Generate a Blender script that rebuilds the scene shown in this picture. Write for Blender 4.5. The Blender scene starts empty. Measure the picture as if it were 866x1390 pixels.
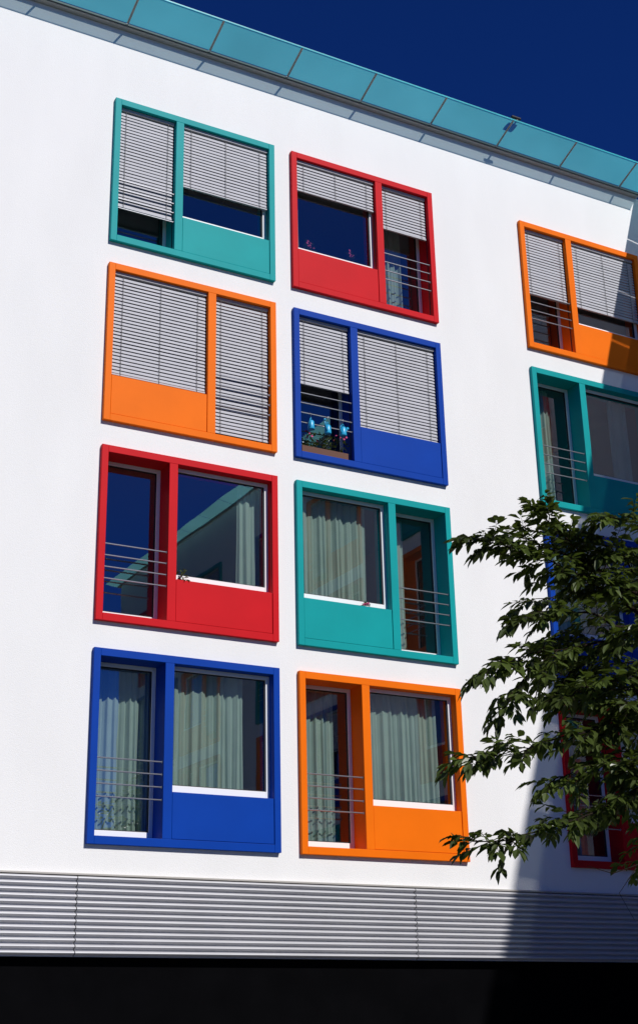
import bpy, math, random
import numpy as np
from mathutils import Matrix, Vector
random.seed(7)
G=4.07            # facade datum (bottom of first window row) above ground
W,GAP,H,P=2.8306,0.3249,2.6089,3.0
SC=bpy.context.scene
COL=SC.collection
# ---------------------------------------------------------------- materials
def mat(name,base,rough=0.5,metal=0.0,noise=0.0,nscale=3.0,bump=0.0,bscale=60.0,spec=0.5,coat=0.0,aniso=None):
    m=bpy.data.materials.new(name); m.use_nodes=True
    nt=m.node_tree; b=nt.nodes["Principled BSDF"]
    b.inputs["Base Color"].default_value=(*base,1); b.inputs["Roughness"].default_value=rough
    b.inputs["Metallic"].default_value=metal; b.inputs["Specular IOR Level"].default_value=spec
    b.inputs["Coat Weight"].default_value=coat
    tc=nt.nodes.new("ShaderNodeTexCoord")
    if noise>0:
        n=nt.nodes.new("ShaderNodeTexNoise"); n.inputs["Scale"].default_value=nscale; n.inputs["Detail"].default_value=6
        if aniso:
            mp=nt.nodes.new("ShaderNodeMapping"); mp.inputs["Scale"].default_value=aniso
            nt.links.new(tc.outputs["Object"],mp.inputs[0]); nt.links.new(mp.outputs[0],n.inputs["Vector"])
        else: nt.links.new(tc.outputs["Object"],n.inputs["Vector"])
        r=nt.nodes.new("ShaderNodeMapRange"); r.inputs[3].default_value=1-noise; r.inputs[4].default_value=1+noise
        r.inputs[1].default_value=0.3; r.inputs[2].default_value=0.7
        nt.links.new(n.outputs["Fac"],r.inputs[0])
        mx=nt.nodes.new("ShaderNodeVectorMath"); mx.operation='SCALE'
        mx.inputs[0].default_value=base; nt.links.new(r.outputs[0],mx.inputs["Scale"])
        nt.links.new(mx.outputs[0],b.inputs["Base Color"])
    if bump>0:
        n2=nt.nodes.new("ShaderNodeTexNoise"); n2.inputs["Scale"].default_value=bscale; n2.inputs["Detail"].default_value=4
        nt.links.new(tc.outputs["Object"],n2.inputs["Vector"])
        bp=nt.nodes.new("ShaderNodeBump"); bp.inputs["Strength"].default_value=bump; bp.inputs["Distance"].default_value=0.01
        nt.links.new(n2.outputs["Fac"],bp.inputs["Height"]); nt.links.new(bp.outputs[0],b.inputs["Normal"])
    return m
M={}
M['stucco']=mat("white_stucco",(0.79,0.785,0.775),0.95,noise=0.025,nscale=1.2,bump=0.4,bscale=90,spec=0.05,aniso=(1,1,.35))
M['teal']=mat("teal_paint",(0.002,0.30,0.305),0.5,noise=0.06,nscale=1.3,spec=0.1)
M['orange']=mat("orange_paint",(0.82,0.155,0.002),0.5,noise=0.05,nscale=1.3,spec=0.08)
M['red']=mat("red_paint",(0.54,0.008,0.014),0.5,noise=0.06,nscale=1.3,spec=0.08)
M['blue']=mat("blue_paint",(0.001,0.044,0.32),0.5,noise=0.06,nscale=1.3,spec=0.08)
M['sash']=mat("white_sash",(0.80,0.80,0.80),0.4,spec=0.3)
M['gasket']=mat("dark_gasket",(0.015,0.015,0.017),0.6)
M['steel']=mat("stainless_steel",(0.5,0.5,0.51),0.35,metal=0.9)
M['slat']=mat("blind_slat",(0.45,0.45,0.48),0.5,metal=0.0,noise=0.04,nscale=4,spec=0.2)
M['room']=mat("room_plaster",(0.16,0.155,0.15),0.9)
M['dark']=mat("black_fill",(0.003,0.003,0.0035),0.9,noise=0.15,nscale=2,spec=0.0)  # near-black fill for the added base band, not a known cladding
M['alu']=mat("louvre_aluminium",(0.52,0.52,0.54),0.5,metal=0.25,noise=0.05,nscale=0.8,spec=0.3)
M['gut']=mat("gutter_metal",(0.42,0.40,0.37),0.5,metal=0.2)
M['bracket']=mat("bracket_metal",(0.09,0.11,0.11),0.5,metal=0.4)
M['roofing']=mat("roof_gravel",(0.25,0.25,0.24),0.95,noise=0.2,nscale=20)
M['bark']=mat("bark",(0.022,0.016,0.012),0.9,noise=0.3,nscale=12,bump=0.6,bscale=30,spec=.05)
M['paving']=mat("paving",(0.28,0.27,0.26),0.9,noise=0.1,nscale=2,bump=0.2)
M['asphalt']=mat("asphalt",(0.05,0.05,0.052),0.9,noise=0.15,nscale=8,bump=0.5,bscale=120)
M['kerb']=mat("kerb_stone",(0.32,0.31,0.30),0.85,noise=0.1)
M['grass']=mat("grass",(0.05,0.09,0.025),0.95,noise=0.3,nscale=6,bump=0.8,bscale=80)
M['line']=mat("road_paint",(0.7,0.7,0.7),0.7,noise=0.1,nscale=9)
M['can']=mat("can_plastic",(0.02,0.36,0.62),0.35)
M['pot']=mat("terracotta",(0.12,0.05,0.03),0.8,noise=0.1)
M['plastic']=mat("black_plastic",(0.01,0.01,0.01),0.5)
M['flower']=mat("flower_petals",(0.45,0.03,0.15),0.7)

def glass_mat():
    m=bpy.data.materials.new("window_glass"); m.use_nodes=True; nt=m.node_tree; nt.nodes.clear()
    N=nt.nodes.new; K=nt.links.new
    o=N("ShaderNodeOutputMaterial"); mx=N("ShaderNodeMixShader")
    t=N("ShaderNodeBsdfTransparent"); t.inputs[0].default_value=(0.82,0.88,0.86,1)
    g=N("ShaderNodeBsdfGlossy"); g.inputs["Roughness"].default_value=0.004
    g.inputs["Color"].default_value=(0.97,0.99,1,1)
    # two-sided Schlick reflectance
    ge=N("ShaderNodeNewGeometry"); d=N("ShaderNodeVectorMath"); d.operation='DOT_PRODUCT'
    K(ge.outputs["True Normal"],d.inputs[0]); K(ge.outputs["Incoming"],d.inputs[1])
    a=N("ShaderNodeMath"); a.operation='ABSOLUTE'; K(d.outputs["Value"],a.inputs[0])
    s=N("ShaderNodeMath"); s.operation='SUBTRACT'; s.inputs[0].default_value=1; K(a.outputs[0],s.inputs[1]); s.use_clamp=True
    p=N("ShaderNodeMath"); p.operation='POWER'; K(s.outputs[0],p.inputs[0]); p.inputs[1].default_value=5
    q=N("ShaderNodeMath"); q.operation='MULTIPLY_ADD'; K(p.outputs[0],q.inputs[0]); q.inputs[1].default_value=.76; q.inputs[2].default_value=.24
    n=N("ShaderNodeTexNoise"); n.inputs["Scale"].default_value=0.8
    tc=N("ShaderNodeTexCoord"); K(tc.outputs["Object"],n.inputs[0])
    b=N("ShaderNodeBump"); b.inputs["Strength"].default_value=0.06; b.inputs["Distance"].default_value=0.02
    K(n.outputs["Fac"],b.inputs["Height"]); K(b.outputs[0],g.inputs["Normal"])
    K(q.outputs[0],mx.inputs[0]); K(t.outputs[0],mx.inputs[1]); K(g.outputs[0],mx.inputs[2])
    K(mx.outputs[0],o.inputs[0]); return m
M['glass']=glass_mat()
def trans_mat(name,dif,tr,fac,transp=0.0,noise=0.15,nscale=5.0,gloss=0.0):
    m=bpy.data.materials.new(name); m.use_nodes=True; nt=m.node_tree; nt.nodes.clear()
    o=nt.nodes.new("ShaderNodeOutputMaterial")
    tc=nt.nodes.new("ShaderNodeTexCoord"); n=nt.nodes.new("ShaderNodeTexNoise"); n.inputs["Scale"].default_value=nscale
    nt.links.new(tc.outputs["Object"],n.inputs[0])
    r=nt.nodes.new("ShaderNodeMapRange"); r.inputs[1].default_value=.3; r.inputs[2].default_value=.7; r.inputs[3].default_value=1-noise; r.inputs[4].default_value=1+noise
    nt.links.new(n.outputs["Fac"],r.inputs[0])
    def sc(c):
        v=nt.nodes.new("ShaderNodeVectorMath"); v.operation='SCALE'; v.inputs[0].default_value=c; nt.links.new(r.outputs[0],v.inputs["Scale"]); return v
    d=nt.nodes.new("ShaderNodeBsdfDiffuse"); t=nt.nodes.new("ShaderNodeBsdfTranslucent")
    nt.links.new(sc(dif).outputs[0],d.inputs[0]); nt.links.new(sc(tr).outputs[0],t.inputs[0])
    mx=nt.nodes.new("ShaderNodeMixShader"); mx.inputs[0].default_value=fac
    nt.links.new(d.outputs[0],mx.inputs[1]); nt.links.new(t.outputs[0],mx.inputs[2]); last=mx
    if transp>0:
        tp=nt.nodes.new("ShaderNodeBsdfTransparent"); tp.inputs[0].default_value=(0.85,1,1,1)
        m2=nt.nodes.new("ShaderNodeMixShader"); m2.inputs[0].default_value=transp
        nt.links.new(last.outputs[0],m2.inputs[1]); nt.links.new(tp.outputs[0],m2.inputs[2]); last=m2
    if gloss>0:
        g=nt.nodes.new("ShaderNodeBsdfGlossy"); g.inputs["Roughness"].default_value=0.35
        m3=nt.nodes.new("ShaderNodeMixShader"); m3.inputs[0].default_value=gloss
        nt.links.new(last.outputs[0],m3.inputs[1]); nt.links.new(g.outputs[0],m3.inputs[2]); last=m3
    nt.links.new(last.outputs[0],o.inputs[0]); return m
M['curtain']=trans_mat("curtain_fabric",(0.43,0.54,0.485),(0.4,0.5,0.45),0.25,0,0.06,3)
M['canopy']=trans_mat("canopy_glass",(0.15,0.64,0.66),(0.20,0.98,1.0),0.78,0.30,0.10,0.7,0.03)
M['wing_canopy']=trans_mat("wing_canopy_glass",(0.25,0.7,0.7),(0.35,0.98,1.0),0.6,0.05,0.10,0.7,0.03)
M['leaf']=trans_mat("leaf_green",(0.055,0.078,0.016),(0.09,0.13,0.015),0.3,0,0.5,1.7,0.05)
# ---------------------------------------------------------------- mesh builder
class MB:
    def __init__(s): s.v=[];s.f=[]
    def box(s,x0,x1,y0,y1,z0,z1):
        b=len(s.v); s.v+=[(x0,y0,z0),(x1,y0,z0),(x1,y1,z0),(x0,y1,z0),(x0,y0,z1),(x1,y0,z1),(x1,y1,z1),(x0,y1,z1)]
        s.f+=[tuple(b+i for i in q) for q in ((3,2,1,0),(4,5,6,7),(0,1,5,4),(1,2,6,5),(2,3,7,6),(3,0,4,7))]; return s
    def quad(s,*p):
        b=len(s.v); s.v+=list(p); s.f.append(tuple(range(b,b+len(p)))); return s
    def tube(s,pts,radii,n=6,cap=True):
        rings=[]
        for i,p in enumerate(pts):
            p=Vector(p); a=Vector(pts[max(i-1,0)]); c=Vector(pts[min(i+1,len(pts)-1)])
            d=(c-a).normalized(); u=d.cross(Vector((0.13,0.27,0.95)))
            if u.length<1e-3: u=d.cross(Vector((1,0,0)))
            u.normalize(); w=d.cross(u); b=len(s.v)
            for k in range(n):
                t=2*math.pi*k/n; q=p+(u*math.cos(t)+w*math.sin(t))*radii[i]; s.v.append(tuple(q))
            rings.append(b)
        for a,b in zip(rings,rings[1:]):
            for k in range(n): s.f.append((a+k,a+(k+1)%n,b+(k+1)%n,b+k))
        if cap:
            s.f.append(tuple(rings[0]+k for k in reversed(range(n)))); s.f.append(tuple(rings[-1]+k for k in range(n)))
        return s
    def mesh(s,name,m,smooth=False):
        me=bpy.data.meshes.new(name); me.from_pydata(s.v,[],s.f); me.update(); me.materials.append(m)
        if smooth: me.polygons.foreach_set("use_smooth",[True]*len(me.polygons))
        return me
def obj(name,me,parent=None,loc=(0,0,0),bevel=0):
    o=bpy.data.objects.new(name,me); COL.objects.link(o); o.location=loc
    if parent: o.parent=parent
    if bevel:
        b=o.modifiers.new("bevel",'BEVEL'); b.width=bevel; b.segments=2; b.limit_method='ANGLE'
    return o
def empty(name,loc=(0,0,0),rz=0,parent=None):
    e=bpy.data.objects.new(name,None); COL.objects.link(e); e.location=loc; e.rotation_euler=(0,0,rz); e.empty_display_size=0.3
    if parent: e.parent=parent
    return e
# ---------------------------------------------------------------- window unit (local: x right, y into wall, z up)
BAR=0.10; MUL=0.135; NW=0.95; TOP=H-0.108; PAN=0.735
YW,YN=0.145,0.34
CACHE={}
def cached(key,fn):
    if key not in CACHE: CACHE[key]=fn()
    return CACHE[key]
def spans(nl):
    if nl: n=(BAR,BAR+NW); w=(BAR+NW+MUL,W-BAR)
    else: n=(W-BAR-NW,W-BAR); w=(BAR,W-BAR-NW-MUL)
    return n,w
def m_frame(c,nl):
    n,w=spans(nl); b=MB()
    b.box(0,BAR,0,.45,0,H).box(W-BAR,W,0,.45,0,H)
    b.box(BAR,W-BAR,0.001,.45,TOP,H).box(BAR,W-BAR,0.001,.45,0,0.108)
    mx=n[1] if nl else w[1]
    b.box(mx,mx+MUL,0.002,.45,0.108,TOP)
    b.box(w[0]+.006,w[1]-.006,0.012,YW+.03,0.114,PAN)   # parapet panel
    b.box(w[0],w[1],0.03,.45,0.108,PAN-.06)
    return b.mesh("frame_"+c,M[c])
def m_sash(nl,kind):
    n,w=spans(nl); a,c=(n if kind=='n' else w); y=YN if kind=='n' else YW
    z0=0.108 if kind=='n' else PAN-.01
    t=0.055; bt=0.12
    b=MB(); b.box(a,a+t,y,y+.07,z0,TOP).box(c-t,c,y,y+.07,z0,TOP).box(a+t,c-t,y+.001,y+.07,z0,z0+bt).box(a+t,c-t,y+.001,y+.07,TOP-t,TOP)
    return b.mesh("sash",M['sash'])
def m_gasket(nl,kind):
    n,w=spans(nl); a,c=(n if kind=='n' else w); y=(YN if kind=='n' else YW)+.02
    z0=0.108 if kind=='n' else PAN-.01
    a+=.055;c-=.055;z0+=.12;z1=TOP-.055;t=.014
    b=MB(); b.box(a,a+t,y,y+.03,z0,z1).box(c-t,c,y,y+.03,z0,z1).box(a+t,c-t,y,y+.03,z0,z0+t).box(a+t,c-t,y,y+.03,z1-t,z1)
    return b.mesh("gasket",M['gasket'])
def m_glass(nl):
    n,w=spans(nl); b=MB()
    for (a,c),y,z0 in ((n,YN+.035,.228),(w,YW+.035,PAN+.11)):
        b.quad((a+.05,y,z0),(c-.05,y,z0),(c-.05,y,TOP-.05),(a+.05,y,TOP-.05))
    return b.mesh("glass",M['glass'])
def m_rail(nl):
    n,w=spans(nl); b=MB()
    for z in (0.62,0.79,0.96,1.13):
        b.tube([(n[0]+.001,.05,z),(n[1]-.001,.05,z)],[.0105,.0105],8)
        for x in (n[0]+.004,n[1]-.004): b.tube([(x-.003,.05,z),(x+.003,.05,z)],[.019,.019],10)
    return b.mesh("railing",M['steel'])
def m_room(nl):
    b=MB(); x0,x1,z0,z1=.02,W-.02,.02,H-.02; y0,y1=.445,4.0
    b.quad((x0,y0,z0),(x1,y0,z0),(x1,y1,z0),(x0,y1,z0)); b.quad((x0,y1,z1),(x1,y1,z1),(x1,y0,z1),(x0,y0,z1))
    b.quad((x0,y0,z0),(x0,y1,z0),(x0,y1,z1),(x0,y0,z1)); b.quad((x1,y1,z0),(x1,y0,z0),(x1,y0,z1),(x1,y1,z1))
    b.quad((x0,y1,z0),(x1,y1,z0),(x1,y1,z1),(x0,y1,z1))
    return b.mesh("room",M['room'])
def m_blind(nl,kind,cover,seed):
    r=random.Random(seed)
    n,w=spans(nl); a,c=(n if kind=='n' else w); y=.10 if kind=='n' else .085
    z0=0.12 if kind=='n' else PAN+.01
    a+=.012;c-=.012; z=TOP-.10; zb=TOP-(TOP-z0)*cover
    s=MB(); s.box(a,c,y-.03,y+.03,TOP-.05,TOP-.004)
    pitch=.058
    tz=r.uniform(-.004,.004); tilt=r.uniform(.0085,.0115)
    while z>zb+.03:
        j=r.uniform(-.0018,.0018); dz=.0305+r.uniform(-.002,.001); dy=tilt+r.uniform(-.0012,.0012)
        ring=[]
        for k,(fy,fz) in enumerate(((-dy,-dz),(-dy*.55-.004,-dz*.3),(dy*.3-.003,dz*.4),(dy,dz))):
            ring.append(((a,y+fy,z+fz+j),(c,y+fy,z+fz+j+tz)))
        for p,q in zip(ring,ring[1:]): s.quad(p[0],p[1],q[1],q[0])
        z-=pitch
    s.box(a,c,y-.018,y+.018,zb,zb+.022)
    return s.mesh("blind_slats",M['slat'])
def m_cords(nl,kind,cover):
    n,w=spans(nl); a,c=(n if kind=='n' else w); y=.07 if kind=='n' else .055
    z0=0.12 if kind=='n' else PAN+.01
    zb=TOP-(TOP-z0)*cover; b=MB()
    for f in ((.12,.88) if kind=='n' else (.1,.5,.9)):
        x=a+(c-a)*f; b.box(x-.003,x+.003,y,y+.004,zb,TOP-.05)
    for x in (a+.001,c-.009): b.box(x,x+.008,y+.02,y+.035,z0-.005,TOP-.05)
    return b.mesh("cords",M['gasket'])
def m_curtain(nl,kind,f0,f1,seed):
    r=random.Random(seed)
    n,w=spans(nl); a,c=(n if kind=='n' else w); y=(YN if kind=='n' else YW)+.22
    z0=0.16 if kind=='n' else .3
    x0=a+(c-a)*f0; x1=a+(c-a)*f1; N=int((x1-x0)/.010); b=MB(); rows=7
    t=r.uniform(0,6); pts=[]; wl=.10
    for i in range(N+1):
        if i%9==0: wl=r.uniform(.075,.16)
        t+=.010*2*math.pi/wl
        pts.append((x0+(x1-x0)*i/N,math.sin(t)+.35*math.sin(2.3*t+1),math.sin(t*.37+1)))
    for k in range(rows+1):
        f=k/rows
        for x,s1,s2 in pts: b.v.append((x+.012*s2*(1-f)*math.sin(f*5+t),y+(.016+.022*(1-f))*s1+.02*s2,z0+(TOP-.02-z0)*f))
    m=N+1
    for k in range(rows):
        for i in range(N): b.f.append((k*m+i,k*m+i+1,(k+1)*m+i+1,(k+1)*m+i))
    return b.mesh("curtain",M['curtain'],True)
def unit(parent,x,z,c,nl,bn=0,bw=0,curt=(),name="window_unit",share=False):
    e=empty(name,(x,0,z),0,parent); sd=random.randint(0,9999)
    obj("frame",cached(('f',c,nl),lambda:m_frame(c,nl)),e,bevel=.005)
    for k in 'nw':
        obj("sash_"+k,cached(('s',nl,k),lambda:m_sash(nl,k)),e,bevel=.004)
        obj("gasket_"+k,cached(('g',nl,k),lambda:m_gasket(nl,k)),e)
    obj("glass",cached(('gl',nl),lambda:m_glass(nl)),e)
    obj("railing",cached(('r',nl),lambda:m_rail(nl)),e)
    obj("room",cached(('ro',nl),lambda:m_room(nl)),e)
    for k,cv in (('n',bn),('w',bw)):
        if cv>0:
            obj("blind_"+k,m_blind(nl,k,cv,sd),e); obj("blind_cords_"+k,m_cords(nl,k,cv),e)
    for i,(k,f0,f1) in enumerate(curt): obj("curtain_%d"%i,m_curtain(nl,k,f0,f1,sd+i),e)
    return e
def wall(parent,x0,x1,z0,z1,units,y=.07):
    h=.03; xs=sorted({x0,x1,*[u[0]+h for u in units],*[u[0]+W-h for u in units]})
    zs=sorted({z0,z1,*[u[1]+h for u in units],*[u[1]+H-h for u in units]})
    b=MB()
    for a,c in zip(xs,xs[1:]):
        for d,e in zip(zs,zs[1:]):
            cx,cz=(a+c)/2,(d+e)/2
            if any(u[0]+h<=cx<=u[0]+W-h and u[1]+h<=cz<=u[1]+H-h for u in units): continue
            b.quad((a,y,d),(c,y,d),(c,y,e),(a,y,e))
    return obj("facade_wall",b.mesh("facade_wall",M['stucco']),parent)
def shell(parent,x0,x1,z1,depth,ytop):
    b=MB(); y=.07
    b.quad((x0,y,-G),(x0,y,z1),(x0,depth,z1),(x0,depth,-G)); b.quad((x1,y,-G),(x1,depth,-G),(x1,depth,z1),(x1,y,z1))
    b.quad((x0,depth,-G),(x0,depth,z1),(x1,depth,z1),(x1,depth,-G))
    obj("side_walls",b.mesh("side_walls",M['stucco']),parent)
    obj("roof",MB().box(x0+.01,x1-.01,.08,depth-.01,z1-.3,z1-.003).mesh("roof",M['roofing']),parent)
def base(parent,x0,x1):
    # corrugated louvre cladding
    zt,zb=-0.40,-1.385; n=13; p=(zt-zb)/n; b=MB(); prof=[]
    for i in range(n):
        z=zt-i*p
        prof+= [(.057,z),(.020,z-p*.10),(.0,z-p*.28),(-.002,z-p*.45),(.012,z-p*.62),(.057,z-p*.80)]
    prof.append((.057,zb))
    seg=5.1; j=-0.1
    while j>x0: j-=seg
    cuts=[x0]+[c for c in [j+seg*k for k in range(1,9)] if x0<c<x1]+[x1]
    for a,c in zip(cuts,cuts[1:]):
        a2,c2=a+.006,c-.006
        for q,r in zip(prof,prof[1:]): b.quad((a2,q[0],q[1]),(a2,r[0],r[1]),(c2,r[0],r[1]),(c2,q[0],q[1]))
    obj("louvre_cladding",b.mesh("louvre_cladding",M['alu']),parent)
    obj("louvre_backing",MB().box(x0,x1,.062,.3,zb,zt).mesh("louvre_backing",M['gasket']),parent)
    obj("drip_flashing",MB().box(x0,x1,.0,.2,-.398,-.372).mesh("drip_flashing",M['gut']),parent,bevel=.004)
    d=MB(); d.box(x0,x1,.18,.3,-G,zb-.002)  # made-up black band filling the bottom of the view; real base unknown
    obj("added_black_base",d.mesh("added_black_base",M['dark']),parent)
# ---- main building
XL,XR,ZR=-9.0,11.5,13.0
main=empty("apartment_building",(0,0,G))
xa,xb,xc=0,W+GAP,2*W+GAP+1.9295
units=[(xa,9,'teal',True,.77,.66,()),(xa,6,'orange',False,1,.985,()),(xa,3,'red',True,0,0,(('w',.74,.98),)),(xa,0,'blue',True,0,0,(('n',.02,.98),('w',.02,.80))),
 (xb,9,'red',False,.36,.34,(('w',.0,.12),('n',.3,.7))),(xb,6,'blue',True,.5,1,()),(xb,3,'teal',False,0,0,(('w',.02,.86),('n',.1,.5))),(xb,0,'orange',True,0,0,(('n',.02,.8),('w',.02,.9))),
 (xc,9,'orange',True,.57,.78,()),(xc,6,'teal',True,0,0,(('n',.1,.7),('w',.5,.8))),(xc,3,'blue',False,0,0,(('w',.1,.6),)),(xc,0,'red',True,0,0,(('n',.0,.7),('w',.1,.9)))]
wall(main,XL,XR,-.372,ZR,[(u[0],u[1]) for u in units])
for x,z,c,nl,bn,bw,cu in units: unit(main,x,z,c,nl,bn,bw,cu)
shell(main,XL,XR,ZR,12,0)
base(main,XL,XR-.02)
# eaves: gutter + inclined glass canopy
g=MB(); g.box(XL,XR-.55,-.035,.28,ZR+.002,ZR+.055); obj("gutter",g.mesh("gutter",M['gut']),main,bevel=.006)
g=MB(); g.box(XL,XR-.55,-.065,-.045,ZR+.015,ZR+.05); obj("eaves_profile",g.mesh("eaves_profile",M['bracket']),main)
PITCH=1.47; cg=MB(); br=MB(); x=6.0-1.47*10
yo,zo,yi,zi=-.62,13.27,-.07,13.06
while x<XR-.6:
    x1=min(x+PITCH,XR-.55)
    a,c=x+.009,x1-.009
    cg.quad((a,yi,zi),(c,yi,zi),(c,yo,zo),(a,yo,zo))
    br.quad((x-.020,yi-.01,zi-.012),(x+.020,yi-.01,zi-.012),(x+.020,yo+.0,zo-.012),(x-.020,yo+.0,zo-.012))
    br.quad((x,yi,zi-.013),(x,yo,zo-.013),(x,yo,zo-.03),(x,yi,zi-.055))
    x+=PITCH
obj("glass_canopy",cg.mesh("glass_canopy",M['canopy']),main); obj("canopy_brackets",br.mesh("canopy_brackets",M['gut']),main)
obj("canopy_edge_trim",MB().box(XL,XR-.55,yo-.014,yo-.002,zo-.006,zo+.012).mesh("trim",M['canopy']),main)
# floodlight standing behind the canopy edge
fl=empty("roof_floodlight",(7.55,-.62,G+zo))
obj("housing",MB().box(-.12,.09,-.03,.03,.045,.09).mesh("housing",M['plastic']),fl,bevel=.018)
obj("bracket",MB().box(-.015,.015,-.012,.012,.013,.05).mesh("bracket",M['plastic']),fl)

# ---- wing at right (perpendicular)
wing=empty("apartment_wing",(XR-.07+.0,0,G),-math.pi/2)
wu=[]; cols=['orange','teal','blue','red']
for ci,x in enumerate((3.2,6.36,11.5,14.66,20.0,23.2)):
    for r in range(4): wu.append((x,r*3.0,cols[(r+ci*2+ci//2)%4],(r+ci)%2==0))
wall(wing,.0,28,-.372,ZR,[(u[0],u[1]) for u in wu])
for x,z,c,nl in wu: unit(wing,x,z,c,nl,random.choice((0,0,.5,.9)),random.choice((0,0,.6,1)),())
b=MB(); b.quad((28,.07,-G),(28,9,-G),(28,9,ZR),(28,.07,ZR)).quad((0,9,-G),(0,9,ZR),(28,9,ZR),(28,9,-G)).quad((0,.07,-G),(0,.07,ZR),(0,9,ZR),(0,9,-G))
obj("side_walls",b.mesh("side_walls",M['stucco']),wing)
obj("roof_slab",MB().box(.0,28.3,.02,9.2,ZR+.18,ZR+.30).mesh("roof_slab",M['gut']),wing,bevel=.01)
cw=MB(); x=.0
while x<28:
    x1=min(x+1.47,28.3); cw.quad((x+.01,.015,ZR+.2),(x1-.01,.015,ZR+.2),(x1-.01,-.44,ZR+.27),(x+.01,-.44,ZR+.27)); x=x1
obj("glass_canopy",cw.mesh("glass_canopy",M['wing_canopy']),wing)
obj("roof_fascia",MB().box(0,28,.07,9,ZR-.002,ZR+.178).mesh("fascia",M['stucco']),wing)
base(wing,0.2,28)

# ---------------------------------------------------------------- ground
def sheet(name,x0,x1,y0,y1,z,m):
    return obj(name,MB().quad((x0,y0,z),(x1,y0,z),(x1,y1,z),(x0,y1,z)).mesh(name,M[m]))
sheet("ground",-400,400,-400,400,-.02,'grass')
sheet("forecourt_paving",-60,11.6,-5.2,.25,.12,'paving')
sheet("lawn",-60,11.6,-11,-5.2,.10,'grass')
obj("lawn_kerb",MB().box(-60,11.6,-5.3,-5.2,0,.14).mesh("k",M['kerb']),bevel=.01)
obj("kerb",MB().box(-60,60,-11.15,-11.0,-.01,.13).mesh("k",M['kerb']),bevel=.01)
sheet("road",-60,60,-17.0,-11.15,0.0,'asphalt')
obj("kerb",MB().box(-60,60,-17.15,-17.0,-.01,.13).mesh("k",M['kerb']),bevel=.01)
sheet("sidewalk",-60,60,-22,-17.15,.12,'paving')
d=MB(); x=-58
while x<58: d.quad((x,-14.1,.004),(x+3,-14.1,.004),(x+3,-13.98,.004),(x,-13.98,.004)); x+=6
obj("road_marking",d.mesh("road_marking",M['line']))

# ---------------------------------------------------------------- tree
tree=empty("cherry_tree",(0,0,G))
tr=MB(); lf=MB()
R=random.Random(21)
def leaf(p,d,L):
    d=d.normalized(); side=d.cross(Vector((0,0,1)))
    if side.length<.05: side=Vector((1,0,0))
    side.normalize(); side=(side+Vector((R.uniform(-.5,.5),R.uniform(-.5,.5),R.uniform(-.6,.6)))).normalized()
    up=side.cross(d).normalized(); w=L*R.uniform(.2,.27)
    droop=Vector((0,0,-1))*L*R.uniform(.05,.3)
    a=p+d*L*.08; m=p+d*L*.42+droop*.2; m2=p+d*L*.75+droop*.55; t=p+d*L+droop
    b=len(lf.v); cu=up*w*.35
    lf.v+= [tuple(q) for q in (a,m+side*w+cu,m,m-side*w+cu,m2+side*w*.7+cu*.7,m2,m2-side*w*.7+cu*.7,t)]
    lf.f+= [(b,b+2,b+1),(b,b+3,b+2),(b+1,b+2,b+5,b+4),(b+2,b+3,b+6,b+5),(b+4,b+5,b+7),(b+5,b+6,b+7)]
def twig(p,d,L,leafn,r0=.005):
    pts=[p]; q=Vector(p); dd=d.normalized(); n=5
    for i in range(n):
        dd=(dd+Vector((R.uniform(-.16,.16),R.uniform(-.16,.16),R.uniform(-.16,.06)))).normalized()
        q=q+dd*L/n; pts.append(q.copy())
    tr.tube(pts,[r0*(1-.8*i/n) for i in range(n+1)],4,False)
    for i in range(leafn):
        t=(i+R.random()*.6)/leafn; t=.12+.88*min(t,1); k=min(int(t*n),n-1); f=t*n-k
        pp=pts[k].lerp(pts[k+1],f); ax=(pts[k+1]-pts[k]).normalized()
        s=ax.cross(Vector((0,0,1))).normalized()*(1 if i%2 else -1)
        ld=ax*R.uniform(.4,1.1)+s*R.uniform(.5,1)+Vector((R.uniform(-.2,.2),R.uniform(-.2,.2),R.uniform(-.7,.25)))
        leaf(pp,ld,R.uniform(.08,.15))
    for k in range(2): leaf(pts[-1],dd+Vector((R.uniform(-.3,.3),R.uniform(-.3,.3),R.uniform(-.5,.1))),R.uniform(.09,.14))
def branch(pts,r0,r1,start=.2,tw=22,tl=(.2,.42),leafn=11,spread=.9):
    V=[Vector(p) for p in pts]
    D=[V[0]]
    for a,b in zip(V,V[1:]):
        for k in range(1,5):
            q=a.lerp(b,k/4)
            if not (b is V[-1] and k==4): q+=Vector((R.uniform(-1,1),R.uniform(-1,1),R.uniform(-1,1)))*.022
            D.append(q)
    n=len(D)-1
    tr.tube(D,[max(r1,r0*(1-i/n)**1.7) for i in range(n+1)],7,True)
    for j in range(tw):
        t=start+(1-start)*(j+R.random())/tw; k=min(int(t*n),n-1); p=D[k].lerp(D[k+1],t*n-k); ax=(D[k+1]-D[k]).normalized()
        s=ax.cross(Vector((0,0,1)))
        if s.length<.1: s=Vector((1,0,0))
        s.normalize(); s*=(1 if j%2 else -1)
        d=ax*R.uniform(.5,1)+s*R.uniform(.3,1)*spread+Vector((0,0,R.uniform(-.45,.6)*spread))
        twig(p,d,R.uniform(*tl)*(1.15-.5*t),leafn)
    twig(D[-1],D[-1]-D[-2],.18,9)
T0=(3.35,-8.25,-1.7)
tr.tube([(3.6,-8.2,-G),(3.55,-8.2,-3.6),(3.45,-8.22,-2.6),T0],[.19,.15,.135,.12],10)
tr.tube([T0,(3.2,-8.3,-.6),(3.3,-8.25,.5),(3.2,-8.3,1.6),(3.3,-8.2,2.3)],[.12,.10,.075,.045,.012],8)
Y=-8.75
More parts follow.
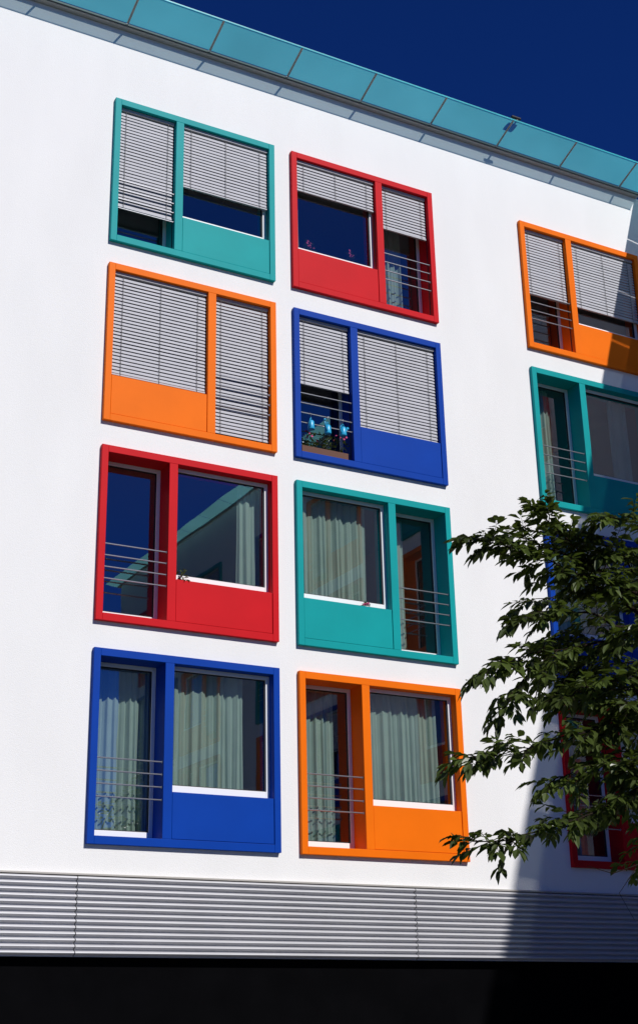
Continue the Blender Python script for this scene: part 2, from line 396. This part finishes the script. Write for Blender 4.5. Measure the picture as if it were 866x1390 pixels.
vis=[
 ([(3.2,-8.3,-.4),(2.5,-8.5,.7),(1.75,Y,1.15),(.95,Y,1.28),(.48,Y,1.36),(.04,Y-.05,1.38)],.04,.005,.35,34),
 ([(2.5,-8.5,.7),(1.8,-8.6,1.1),(1.28,Y,1.36),(.95,Y,1.6),(.80,Y,1.72)],.03,.005,.3,24),
 ([(1.28,Y,1.36),(.95,Y+.1,1.45),(.62,Y+.1,1.56)],.012,.004,.1,12),
 ([(2.9,-8.4,.9),(2.2,-8.5,1.35),(1.6,Y,1.5),(1.25,Y,1.62)],.03,.005,.3,20),
 ([(3.2,-8.3,-.8),(2.4,-8.5,.3),(1.70,Y,.78),(1.18,Y,.62),(.56,Y,.47),(.12,Y+.05,.30)],.035,.005,.35,30),
 ([(1.18,Y,.62),(.8,Y+.1,.50),(.5,Y+.1,.25),(.35,Y+.1,.05)],.012,.004,.1,14),
 ([(1.70,Y,.78),(1.2,Y-.1,.85),(.8,Y-.1,.86),(.42,Y-.1,.74)],.02,.004,.1,18),
 ([(3.28,-8.3,-1.2),(2.4,-8.5,-.1),(1.62,Y,.12),(.94,Y,-.18),(.33,Y,-.34),(-.12,Y,-.43)],.035,.005,.35,32),
 ([(2.0,-8.6,.05),(1.5,Y-.1,.3),(1.1,Y-.2,.25),(.75,Y-.1,.12)],.02,.004,.1,16),
 ([(3.33,-8.27,-1.5),(2.3,-8.5,-.6),(1.53,Y,-.55),(1.02,Y,-.80),(.42,Y,-.98),(-.08,Y,-1.06)],.03,.005,.35,28),
 ([(1.9,-8.6,-.6),(1.5,Y+.2,-.3),(1.1,Y+.2,-.42),(.85,Y+.2,-.5)],.02,.004,.1,14),
]
for pts,a,b,s,tw in vis: branch(pts,a,b,s,tw)
for k in range(13):   # dense inner crown
    z=-.55+k*.18; y=Y+R.uniform(-.4,.9)
    branch([(3.1,-8.3,z*.5-.3),(2.4,y*.5-4.2,z),(1.7,y,z+R.uniform(-.05,.2)),(1.15+R.uniform(-.05,.25),y,z+R.uniform(-.1,.2))],.022,.004,.25,22)
# bare twig below
tr.tube([(1.9,Y,-.7),(1.55,Y,-1.15),(1.2,Y,-1.25),(.95,Y,-1.2)],[.006,.005,.004,.002],4)
tr.tube([(1.45,Y,-1.2),(1.25,Y,-1.4),(1.38,Y,-1.6)],[.004,.003,.002],4)
for k in range(46):   # rest of the crown (outside the picture)
    th=R.uniform(-1.9,1.9); zz=R.uniform(-.9,2.7); rr=math.sqrt(max(.15,1-((zz-.6)/2.4)**2))*2.4
    e=Vector((3.4+math.cos(th)*rr,-8.2+math.sin(th)*rr,zz))
    if e.x<2.6: e.x=2.6+R.random()*.5
    s=Vector((3.25,-8.27,R.uniform(-1.2,1.2))); m=s.lerp(e,.5)+Vector((0,0,.2))
    branch([tuple(s),tuple(m),tuple(e)],.03,.006,.3,16,(.3,.5))
obj("trunk_and_branches",tr.mesh("trunk_and_branches",M['bark'],True),tree)
obj("foliage",lf.mesh("foliage",M['leaf']),tree)

# ---------------------------------------------------------------- plants & cans
def plant(name,x,z,y,w,h,n,pot=True,flowers=0,seed=1,wide=None):
    global lf,R
    e=empty(name,(x,y,G+z)); old,oR=lf,R; lf=MB(); R=random.Random(seed)
    bw=wide or w*.5
    if pot:
        if wide: obj("box",MB().box(-wide/2,wide/2,-.07,.07,0,.14).mesh("box",M['pot']),e,bevel=.008)
        else: obj("pot",MB().tube([(0,0,0),(0,0,.09),(0,0,.11),(0,0,.12)],[.045,.065,.07,.068],14).mesh("pot",M['pot'],False),e)
    fm=MB(); zb=.12 if pot else 0
    for i in range(n):
        p=Vector((R.uniform(-bw/2,bw/2),R.uniform(-.05,.05),zb+h*R.random()**1.3)); leaf(p,Vector((R.uniform(-1,1),R.uniform(-1,1),R.uniform(-.2,1))),R.uniform(.04,.085))
    for i in range(flowers):
        p=Vector((R.uniform(-bw/2,bw/2),R.uniform(-.07,.0),zb+h*R.uniform(.5,1.1)))
        for k in range(5):
            t=k*2*math.pi/5; u=Vector((math.cos(t),-.2,math.sin(t)))*.022; v=Vector((-math.sin(t),0,math.cos(t)))*.01
            fm.quad(tuple(p),tuple(p+u*.6+v),tuple(p+u),tuple(p+u*.6-v))
    obj("leaves",lf.mesh("leaves",M['leaf']),e)
    if flowers: obj("flowers",fm.mesh("flowers",M['flower']),e)
    lf,R=old,oR; return e
nx=xb+BAR+NW/2
plant("flower_box",nx,6.115,.16,.8,.30,230,True,10,3,wide=.84)
plant("potted_plant",xa+BAR+NW+MUL+.14,3+PAN+.002,.075,.14,.16,44,False,0,5)
plant("potted_plant",xb+.55,9+PAN+.12,.42,.3,.22,60,True,8,6)
plant("potted_plant",xb+1.35,9+PAN+.12,.42,.2,.22,50,True,10,7)
plant("potted_plant",xb+1.2,3+PAN+.002,.075,.2,.06,30,False,5,8)
def can(x,z,y,rz):
    e=empty("watering_can",(x,y,G+z),rz)
    obj("body",MB().tube([(0,0,0),(0,0,.01),(0,0,.13),(0,0,.15)],[.052,.056,.05,.036],16).mesh("body",M['can'],True),e)
    obj("spout",MB().tube([(.045,0,.03),(.10,0,.09),(.15,0,.17)],[.014,.011,.009],8).mesh("spout",M['can'],True),e)
    obj("rose",MB().tube([(.147,0,.165),(.168,0,.195)],[.01,.026],10).mesh("rose",M['can'],True),e)
    pts=[(-.05+.0,0,.04)]+[(-.055-.045*math.sin(t),0,.10-.06*math.cos(t)) for t in (0.4,.9,1.5,2.1,2.7)]+[(-.035,0,.15)]
    obj("handle",MB().tube(pts,[.008]*len(pts),6).mesh("handle",M['can'],True),e)
    obj("top_handle",MB().tube([(-.03,0,.15),(-.02,0,.20),(.02,0,.20),(.03,0,.15)],[.006]*4,6).mesh("top_handle",M['can'],True),e)
    obj("hook",MB().tube([(0,0,.20),(0,0,.28),(0,.02,.30)],[.003]*3,5).mesh("hook",M['steel'],True),e)
can(nx-.30,6.50,.0,.9); can(nx+.0,6.48,.0,-2.4); can(nx+.28,6.50,.0,.6)

# ---------------------------------------------------------------- light
sd=Vector((-.31,1.2,-1.0)).normalized()
L=bpy.data.lights.new("sun",'SUN'); L.energy=4.35; L.angle=math.radians(.5); L.color=(1,.97,.93)
lo=bpy.data.objects.new("sun",L); COL.objects.link(lo); lo.rotation_euler=sd.to_track_quat('-Z','Y').to_euler(); lo.location=(5,-20,30)
w=bpy.data.worlds.new("World"); SC.world=w; w.use_nodes=True; nt=w.node_tree
sky=nt.nodes.new("ShaderNodeTexSky"); sky.sky_type='NISHITA'; sky.sun_disc=False
sky.sun_elevation=math.asin(-sd.z); sky.sun_rotation=math.atan2(-sd.x,-sd.y); sky.altitude=1500; sky.dust_density=0.1; sky.air_density=0.8; sky.ozone_density=6
mx=nt.nodes.new("ShaderNodeVectorMath"); mx.operation='MULTIPLY'; mx.inputs[1].default_value=(.12,.40,1.1)
nt.links.new(sky.outputs[0],mx.inputs[0]); bg=nt.nodes["Background"]; nt.links.new(mx.outputs[0],bg.inputs[0]); bg.inputs[1].default_value=.06
# ---------------------------------------------------------------- camera
cd=bpy.data.cameras.new("camera"); cd.sensor_fit='VERTICAL'; cd.sensor_height=36; cd.lens=1924.91/1390*36; cd.shift_y=-45/1390; cd.clip_end=2000
cam=bpy.data.objects.new("camera",cd); COL.objects.link(cam)
cam.matrix_world=Matrix.Translation((-6.521,-17.7917,G-2.4685))@Matrix.Rotation(-.51513,4,'Z')@Matrix.Rotation(math.pi/2+.37954,4,'X')@Matrix.Rotation(-.02168,4,'Z')
SC.camera=cam
SC.view_settings.view_transform='Standard'; SC.view_settings.look='None'; SC.view_settings.exposure=0
